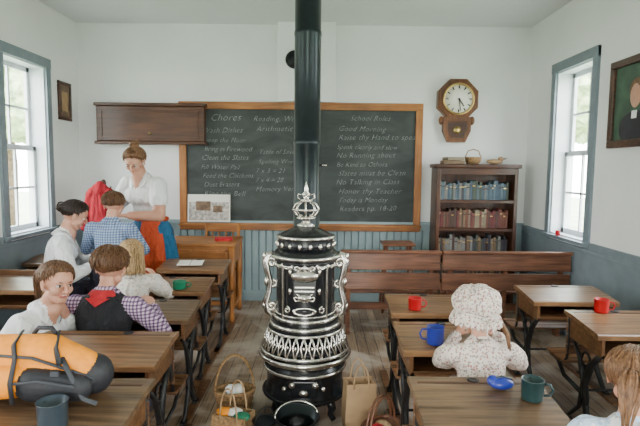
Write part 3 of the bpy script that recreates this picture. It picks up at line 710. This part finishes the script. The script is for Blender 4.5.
def bonnet(parent,Mh,hh):
    b=B(); nt_,na=22,120; vs=[];fs=[]
    def tm(az):
        a=abs((math.degrees(az)+180)%360-180); return rad(70+ (a/180)*50)
    for i in range(nt_+6):
        for j in range(na):
            az=2*math.pi*j/na
            if i<=nt_:
                t=i/nt_; th=max(.02,tm(az)*t); off=.15+.08*math.sin(math.pi*t)+.022*math.sin(az*20+1.5*math.sin(3*th))*t**.7+.016*math.sin(9*th+2*az)+.012*math.sin(7*az+5*th); 
                if i==nt_: off=.09
                vs.append(surf(th,az,off,hh))
            else:
                q=(i-nt_); th=tm(az)+.10*q; off=.09+.05*q+.05*q/5*math.sin(az*26)
                if q==5: th=tm(az)+.10*4.6; off-=.06
                vs.append(surf(min(th,2.85),az,off,hh))
    for i in range(nt_+5):
        for j in range(na): fs.append([i*na+j,i*na+(j+1)%na,(i+1)*na+(j+1)%na,(i+1)*na+j])
    fs.append(list(range(na))); b.add(vs,fs,'floral',True)
    b.tube([surf(tm(2*math.pi*j/48),2*math.pi*j/48,.105,hh) for j in range(48)],.022*hh,'floral2',6,closed=True)
    for sx in (-1,1):
        c=surf(rad(122),math.pi,.15,hh); b.tube([c,c+V((sx*.14,-.05,.05))*hh,c+V((sx*.2,-.05,-.02))*hh,c+V((sx*.1,-.05,-.05))*hh,c],[.02*hh,.04*hh,.04*hh,.03*hh,.02*hh],'floral2',6,flat=.4)
        b.tube([c,c+V((sx*.06,-.06,-.15))*hh,c+V((sx*.09,-.05,-.32))*hh],[.02*hh,.035*hh,.03*hh],'floral2',6,flat=.3)
    rnd=random.Random(3)
    for q in range(16):
        p=V((.40+rnd.uniform(-.04,.04),-.16+rnd.uniform(-.04,.04),-.12))*hh
        b.tube([p,p+V((.09,-.14,-.15))*hh,p+V((.14+rnd.uniform(-.02,.02),-.26,-.40))*hh,p+V((.12,-.30,-.72+rnd.uniform(-.08,.08)))*hh],[.02*hh,.03*hh,.028*hh,.005*hh],'hs',5)
    b.v=[tuple(Mh@V(p)) for p in b.v]; b.obj('bonnet',parent=parent)
def head(parent,Mh,hh,smile=False):
    h=hh; q=lambda x,y,z:V((x*h,y*h,z*h))
    pr=[P(q(0,-.16,.12),q(0,.0,.12),.36*h,.345*h,'skin',(1,0,0),1.0),
        P(q(0,.04,.05),q(0,.10,-.22),.30*h,.20*h,'skin',(1,0,0),.9),
        P(q(-.05,.20,-.36),q(.05,.20,-.36),.10*h,.10*h,'skin'),
        P(q(-.16,.08,-.24),q(-.06,.18,-.35),.12*h,.10*h,'skin'),P(q(.16,.08,-.24),q(.06,.18,-.35),.12*h,.10*h,'skin'),
        P(q(0,.33,.04),q(0,.43,-.10),.036*h,.052*h,'skin'),P(q(-.05,.37,-.12),q(.05,.37,-.12),.036*h,.036*h,'skin'),
        P(q(-.16,.285,.095),q(.16,.285,.095),.05*h,.05*h,'skin'),
        P(q(-.17,.21,-.10),q(-.17,.20,-.13),.11*h,.10*h,'skin'),P(q(.17,.21,-.10),q(.17,.20,-.13),.11*h,.10*h,'skin'),
        P(q(-.05,.29,-.22),q(.05,.29,-.22),.06*h,.06*h,'skin')]
    for s in (-1,1):
        pr.append(P(q(s*.37,-.04,.06),q(s*.355,-.01,-.10),.075*h,.05*h,'skin',(0,1,0),.4))
    blob('head',pr,.017*h,2,parent,Mh)
    b=B()
    for s in (-1,1):
        b.ell(q(s*.135,.285,.02),(.066*h,.055*h,.036*h),'eye'); b.ell(q(s*.135,.326,.018),(.032*h,.018*h,.032*h),'iris')
        b.tube([q(s*.07,.345,.095),q(s*.14,.335,.115),q(s*.21,.29,.095)],[.008*h,.013*h,.006*h],'hb',6)
        b.tube([q(s*.07,.325,.035),q(s*.135,.344,.056),q(s*.205,.300,.032)],.009*h,'hb',6)
    if smile:
        b.tube([q(-.125,.285,-.185),q(-.07,.325,-.225),q(0,.345,-.238),(q(.07,.325,-.225)),q(.125,.285,-.185)],[.004*h,.026*h,.032*h,.026*h,.004*h],'lips',8)
        b.tube([q(-.085,.322,-.205),q(-.045,.345,-.222),q(.045,.345,-.222),q(.085,.322,-.205)],[.006*h,.017*h,.017*h,.006*h],'eye',8)
    else:
        b.tube([q(-.09,.318,-.215),q(-.03,.345,-.208),q(.03,.345,-.208),q(.09,.318,-.215)],[.004*h,.016*h,.016*h,.004*h],'lips',8)
        b.tube([q(-.08,.318,-.225),q(0,.342,-.24),q(.08,.318,-.225)],[.004*h,.020*h,.004*h],'lips',8)
    b.v=[tuple(Mh@V(p)) for p in b.v]; b.obj('eyes_and_mouth',parent=parent)
def person(name,loc,yaw,H,hh,pose='sit',seat=.37,lean=.1,slean=0,arms=None,hd=(0,0,0),top='white',bottom='trouser',sleeve='long',vest=None,
           hk='hb',hstyle='short',hlen=.6,sw=1.0,skirt=False,legyaw=0,puff=False,cap=False,collar='white',kerchief=False,seed=1,legs=True,curl=.45,vneck=False,smile=False):
    e=bpy.data.objects.new(name,None); COL.objects.link(e); e.empty_display_size=.1; e.location=(loc[0],loc[1],0); e.rotation_euler=(0,0,yaw)
    T=V((math.sin(slean),math.sin(lean)*math.cos(slean),math.cos(lean)*math.cos(slean))); Xa=V((1,0,0)); Xa=(Xa-T*Xa.dot(T)).normalized()
    Pz=seat+.068*H if pose=='sit' else .525*H
    F=T.cross(Xa)
    if F.y<0: F=-F
    p0=V((0,0,Pz)); ch=p0+T*.21*H; nb=p0+T*.305*H
    pr=[P(p0-Xa*.045*H,p0+Xa*.045*H,.075*H,.075*H,bottom),
        P(p0+T*.03*H,ch,.076*H,.094*H*sw,top,Xa,.72),P(ch,nb-T*.045*H,.094*H*sw,.070*H*sw,top,Xa,.66),
        P(nb-T*.045*H-Xa*.08*H*sw,nb-T*.045*H+Xa*.08*H*sw,.040*H,.040*H,top,F,.95),
        P(nb-T*.04*H,nb-T*.005*H,.058*H,.040*H,top,Xa,.85)]
    if top in('white','floral2') and hstyle!='short': pr.append(P(ch-Xa*.035*H+F*.035*H,ch+Xa*.035*H+F*.035*H,.05*H,.05*H,top))
    if vneck: pr.append(P(nb+F*.030*H,nb-T*.065*H+F*.050*H,.030*H,.008*H,'skin'))
    if vest:
        pr+=[P(p0+T*.02*H,ch,.082*H,.100*H*sw,vest,Xa,.75),P(ch,nb-T*.06*H,.100*H*sw,.072*H*sw,vest,Xa,.74)]
    HM=Matrix.Rotation(hd[0],4,'Z')@Matrix.Rotation(hd[1],4,'X')@Matrix.Rotation(hd[2],4,'Y')
    up=HM.to_3x3()@V((0,0,1)); fw=HM.to_3x3()@V((0,1,0))
    hb=nb+T*.035*H+F*.01*H; hc=hb+up*.42*hh+fw*.10*hh
    Mh=Matrix.Translation(hc)@HM
    pr+=[P(nb-T*.02*H,hb+up*.12*hh,.034*H,.031*H,'skin')]
    arms=arms or {}
    hands=[]
    for s,key in ((-1,'L'),(1,'R')):
        S=nb-T*.048*H+Xa*s*.106*H*sw; Tg=V(arms.get(key,(s*.12,.35,Pz+.2)))
        E,W=ik(S,Tg,.17*H,.15*H,V((s*.8,-.25,-.9)))
        ar=1.15 if sleeve!='short' else 1.0
        pr.append(P(S,E,.038*H*ar,.030*H*ar,top if sleeve!='short' else 'skin'))
        if puff: pr.append(P(S+(E-S)*.12,S+(E-S)*.55,.048*H,.050*H,top))
        elif sleeve=='short': pr.append(P(S,S+(E-S)*.5,.046*H,.048*H,top))
        pr.append(P(E,W-(W-E)*.08,.030*H*ar,.022*H*(1.15 if sleeve=='long' else 1),top if sleeve=='long' else 'skin'))
        hands.append((W,(W-E),s))
    if legs:
        ly=Matrix.Rotation(legyaw,3,'Z')
        for s in (-1,1):
            hip=p0+ly@V((s*.055*H,0,-.01*H))
            if pose=='sit':
                kn=hip+ly@V((s*.02*H,.235*H,.0)); kn.z=max(.06,seat+.045*H); an=V((kn.x,kn.y,.055))+ly@V((0,.02,0)); 
            else: kn=V((s*.055*H,.01,.285*H)); an=V((s*.05*H,-.01,.055))
            pr.append(P(hip,kn,.064*H,.045*H,bottom)); pr.append(P(kn,an,.043*H,.030*H,bottom if not skirt else 'skin'))
            toe=an+(ly@V((0,.09*H,0))); toe.z=.030; pr.append(P(an,V((an.x,an.y,.045)),.032*H,.036,'shoe')); pr.append(P(V((an.x,an.y,.036)),toe,.033,.028,'shoe'))
        if skirt and pose=='sit':
            k0=p0+ly@V((0,.05*H,.01*H)); k1=p0+ly@V((0,.24*H,0)); k1.z=seat+.05*H; sd=ly@V((1,0,0))
            pr.append(P(k0,k1,.115*H,.105*H,bottom,sd,.55)); pr.append(P(k1,V((k1.x,k1.y,seat*.45)),.10*H,.12*H,bottom,sd,.6))
    blob('body',pr,.0075*H if H>1.3 else .0095,4,e)
    head(e,Mh,hh,smile)
    if cap: bonnet(e,Mh,hh)
    else: hair(e,Mh,hh,hk,hstyle,hlen,seed)
    for (W,d,s) in hands:
        nrm=V((0,.1,1)) if abs(d.normalized().z)<.85 else V((0,1,0)); hand(e,W,d,nrm,-s,.105*H,curl,'hand_left' if s<0 else 'hand_right')
    b=B()
    Rm=Matrix.Translation(nb+T*.002*H)@Matrix(((Xa.x,F.x,T.x,0),(Xa.y,F.y,T.y,0),(Xa.z,F.z,T.z,0),(0,0,0,1)))
    na=26; vs=[];fs=[]; gap=rad(22 if vneck else 8)
    for j in range(na+1):
        a=math.pi/2+gap+(2*math.pi-2*gap)*j/na; fr=max(0,math.cos(a-math.pi/2)); dz=-.022*H*fr**2*(1.6 if vneck else .6)
        for (r,z) in ((.038,.006),(.042,.010),(.058,-.010),(.066,-.022),(.060,-.022)):
            vs.append(V((r*H*math.cos(a),r*H*math.sin(a)*.95+.004*H,z*H+dz)))
    for j in range(na):
        for i in range(4): fs.append([j*5+i,j*5+i+1,j*5+5+i+1,j*5+5+i])
    b.add(vs,fs,collar,True,X=Rm)
    for (W,d,s) in hands:
        if sleeve=='long':
            dd=d.normalized(); Rm2=Matrix.Translation(W-dd*.018*H)@dd.to_track_quat('Z','Y').to_matrix().to_4x4()
            b.lathe([(.024*H,-.012*H),(.027*H,-.008*H),(.027*H,.010*H),(.021*H,.012*H)],top,20,X=Rm2)
    b.obj('collar',parent=e)
    if kerchief:
        b=B(); b.lathe([(.068*H,-.026*H),(.066*H,-.006*H),(.052*H,.014*H),(.040*H,.016*H),(.044*H,-.015*H)],'redcloth',36,X=Rm,rip=lambda i,a:.06*math.sin(a*9+i))
        q=nb-F*.066*H-T*.012*H; b.add([q+Xa*.05*H,q-Xa*.05*H,q-T*.030*H-F*.012*H,q+Xa*.05*H-F*.008,q-Xa*.05*H-F*.008,q-T*.033*H-F*.02*H],[[0,1,2],[3,5,4],[0,3,4,1],[1,4,5,2],[2,5,3,0]],'redcloth'); b.obj('kerchief',parent=e)
    if skirt and pose=='stand':
        b=B(); prof=[(.082*H,Pz+.07*H),(.10*H,Pz+.03*H),(.125*H,Pz-.05*H),(.15*H,Pz-.2*H),(.18*H,.07*H),(.175*H,.07*H),(.08*H,Pz)]
        b.lathe(prof,bottom,72,sy=.85,rip=lambda i,a:(.0,.02,.04,.06,.075,.075,0)[i]*math.sin(a*14))
        vs=[];fs=[];na=16
        for i,(r,z) in enumerate(prof[:5]):
            zz=z if i<4 else .16*H
            for j in range(na+1):
                a=rad(92+62*j/na); f=1.05+(.0,.01,.03,.045,.06)[i]*math.sin(a*14)
                vs.append(V((r*f*math.cos(a),r*f*.87*math.sin(a),zz)))
        for i in range(4):
            for j in range(na): fs.append([i*(na+1)+j,i*(na+1)+j+1,(i+1)*(na+1)+j+1,(i+1)*(na+1)+j])
        b.add(vs,fs,'apron',True); b.ring((0,0,Pz+.068*H),.086*H,.010*H,'apron',sy=.85)
        b.obj('skirt',parent=e)
    return e

person('teacher',(-1.66,4.90),rad(160),1.84,.245,'stand',lean=.24,arms={'L':(-.08,.42,1.16),'R':(.08,.44,1.13)},hd=(rad(14),rad(-34),0),top='white',bottom='skirt',sleeve='short',skirt=True,hk='hs',hstyle='topbun',vneck=True,seed=3,sw=.88)
person('boy_in_plaid_shirt',(-1.76,4.14),rad(0),1.38,.205,'stand',lean=.12,arms={'L':(-.14,.30,.92),'R':(.12,.30,.92)},hd=(rad(5),rad(-22),0),top='plaidblue',bottom='trouser',hk='hlb',hstyle='short',collar='plaidblue',seed=5,sw=1.08)
person('woman_with_hair_bun',(-2.25,4.13),rad(-70),1.66,.235,'sit',.44,lean=.22,arms={'L':(-.12,.36,.80),'R':(.10,.36,.78)},hd=(rad(0),rad(-26),0),top='white',bottom='trouser',hk='hd',hstyle='bun',legyaw=rad(40),seed=7,vneck=True)
person('blond_girl',(-1.31,3.43),rad(12),1.24,.205,'sit',.39,lean=.10,arms={'L':(-.13,.25,.78),'R':(.13,.25,.78)},hd=(rad(20),rad(-14),0),top='floral2',bottom='floral2',skirt=True,hk='hy',hstyle='long',hlen=.65,puff=True,seed=9,collar='floral2')
person('boy_in_vest',(-1.23,2.76),rad(-3),1.38,.228,'sit',.36,lean=.14,arms={'L':(-.18,.24,.75),'R':(.20,.24,.75)},hd=(rad(4),rad(-16),rad(3)),top='plaidred',vest='vest',bottom='trouser',hk='hlb',hstyle='short',kerchief=True,sw=1.2,collar='plaidred',seed=11)
person('smiling_young_woman',(-1.69,2.70),rad(-100),1.46,.22,'sit',.35,lean=.50,arms={'L':(-.10,.26,.75),'R':(.10,.05,.60)},hd=(rad(-22),rad(-6),rad(-6)),top='white',bottom='trouser',hk='hlb',hstyle='pony',hlen=.8,legyaw=rad(98),seed=13,vneck=True,smile=True)
person('girl_in_bonnet',(.77,2.25),rad(5),1.18,.20,'sit',.36,lean=.16,arms={'L':(-.02,.30,.745),'R':(.18,.28,.745)},hd=(rad(6),rad(-16),0),top='floral',bottom='floral',skirt=True,cap=True,puff=True,sw=1.08,seed=15,collar='floral')
person('girl_with_ponytail',(1.01,1.54),rad(-22),1.15,.205,'sit',.365,lean=.06,arms={'L':(-.08,.20,.6),'R':(.12,.22,.6)},hd=(rad(-15),rad(-12),0),top='blueprint',bottom='blueprint',skirt=True,hk='hs',hstyle='pony',hlen=.9,puff=True,seed=17,collar='white',legyaw=rad(-30))

# ------------------------------------------------------------ backpack
e=bpy.data.objects.new('backpack',None); COL.objects.link(e); e.location=(-1.05,1.86,.722)
pr=[P((-.16,.02,.09),(.18,.02,.075),.085,.072,'nylon',(0,1,0),1.1),
    P((-.20,.0,.15),(.02,.0,.155),.082,.08,'yellow',(0,1,0),1.0),P((.02,.0,.155),(.15,.0,.12),.08,.058,'yellow',(0,1,0),1.0),
    P((-.20,-.075,.075),(-.06,-.085,.085),.07,.06,'yellow',(0,0,1),.7),P((.0,-.09,.075),(.16,-.075,.06),.062,.052,'nylon',(0,0,1),.7),
    P((-.26,0,.13),(-.22,0,.07),.06,.06,'nylon')]
blob('shell',pr,.006,3,e)
b=B(); b.tube([(-.25,-.05,.165),(-.12,-.080,.18),(0,-.085,.175),(.12,-.075,.13),(.21,-.05,.085)],.006,'zip',6)
b.tube([(-.04,-.14,.10),(.05,-.142,.112),(.17,-.12,.082)],.005,'zip',6)
b.tube([(-.10,.03,.235),(-.08,-.06,.215),(-.06,-.09,.17),(-.05,-.14,.10),(-.05,-.13,.02)],.013,'nylon',8,flat=.4)
b.tube([(.04,.03,.235),(.07,-.05,.20),(.10,-.085,.15)],.013,'nylon',8,flat=.4)
b.tube([(.10,-.065,.17),(.15,-.10,.11),(.19,-.10,.03),(.24,-.10,.012)],.009,'zip',8,flat=.4)
b.tube([(-.05,.02,.23),(-.03,.02,.255),(.02,.02,.255),(.04,.02,.225)],.009,'nylon',8); b.box((.10,-.118,.13),(.03,.012,.02),'zip',bev=.003); b.obj('straps_and_zips',parent=e)

# ------------------------------------------------------------ outdoors
b=B(); b.bb(-40,40,-40,40,-.6,-.5,'lawn'); b.obj('lawn')
rt=random.Random(4)
for (x,y,h) in ((-11,9,6),(-10,16,7),(-14,3,7),(11,11,6),(10,18,7),(14,4,7)):
    b=B(); b.tube([(0,0,0),(.1,.05,h*.3),(0,.1,h*.65)],[.28,.2,.1],'bark',10)
    for i in range(12):
        c=V((rt.uniform(-1.6,1.6),rt.uniform(-1.6,1.6),h*rt.uniform(.5,1.0))); r=rt.uniform(.8,1.5)
        bm=bmesh.new(); bmesh.ops.create_icosphere(bm,subdivisions=3,radius=r)
        for v in bm.verts: v.co=v.co*(1+rt.uniform(-.16,.16))+c
        b.addbm(bm,'leaf')
    b.obj('tree',(x,y,-.475))
w=bpy.data.worlds.new('sky'); sc.world=w; w.use_nodes=True; N=w.node_tree.nodes; L=w.node_tree.links; bg=N['Background']
tc=N.new('ShaderNodeTexCoord'); sp=N.new('ShaderNodeSeparateXYZ'); L.new(tc.outputs['Generated'],sp.inputs[0])
L.new(ramp(N,L,sp.outputs['Z'],[(0,(.95,.96,.92)),(.25,(1,.99,.97)),(1,(.74,.86,1))]),bg.inputs['Color']); bg.inputs['Strength'].default_value=24.0
def portal(x,y,z,sx,sy,rot):
    l=bpy.data.lights.new('window_portal','AREA'); l.shape='RECTANGLE'; l.size=sx; l.size_y=sy; l.cycles.is_portal=True
    o=bpy.data.objects.new('window_portal',l); COL.objects.link(o); o.location=(x,y,z); o.rotation_euler=rot
for (a,c) in WY:
    portal(XL-.22,(a+c)/2,(WZ0+WZ1)/2,WZ1-WZ0,c-a,(0,rad(-90),0)); portal(XR+.22,(a+c)/2,(WZ0+WZ1)/2,WZ1-WZ0,c-a,(0,rad(90),0))
portal((DX0+DX1)/2,YR-.22,1.2,DX1-DX0,2.4,(rad(90),0,0))  # portal for the added rear doorway, not a window
# ------------------------------------------------------------ camera
cd=bpy.data.cameras.new('camera'); cd.lens=36*500/640; cam=bpy.data.objects.new('camera',cd); COL.objects.link(cam)
cam.matrix_world=Matrix.Translation((0,0,1.6))@Matrix.Rotation(rad(90-5.1),4,'X')@Matrix.Rotation(rad(.6),4,'Z')
cd.clip_start=.05; sc.camera=cam
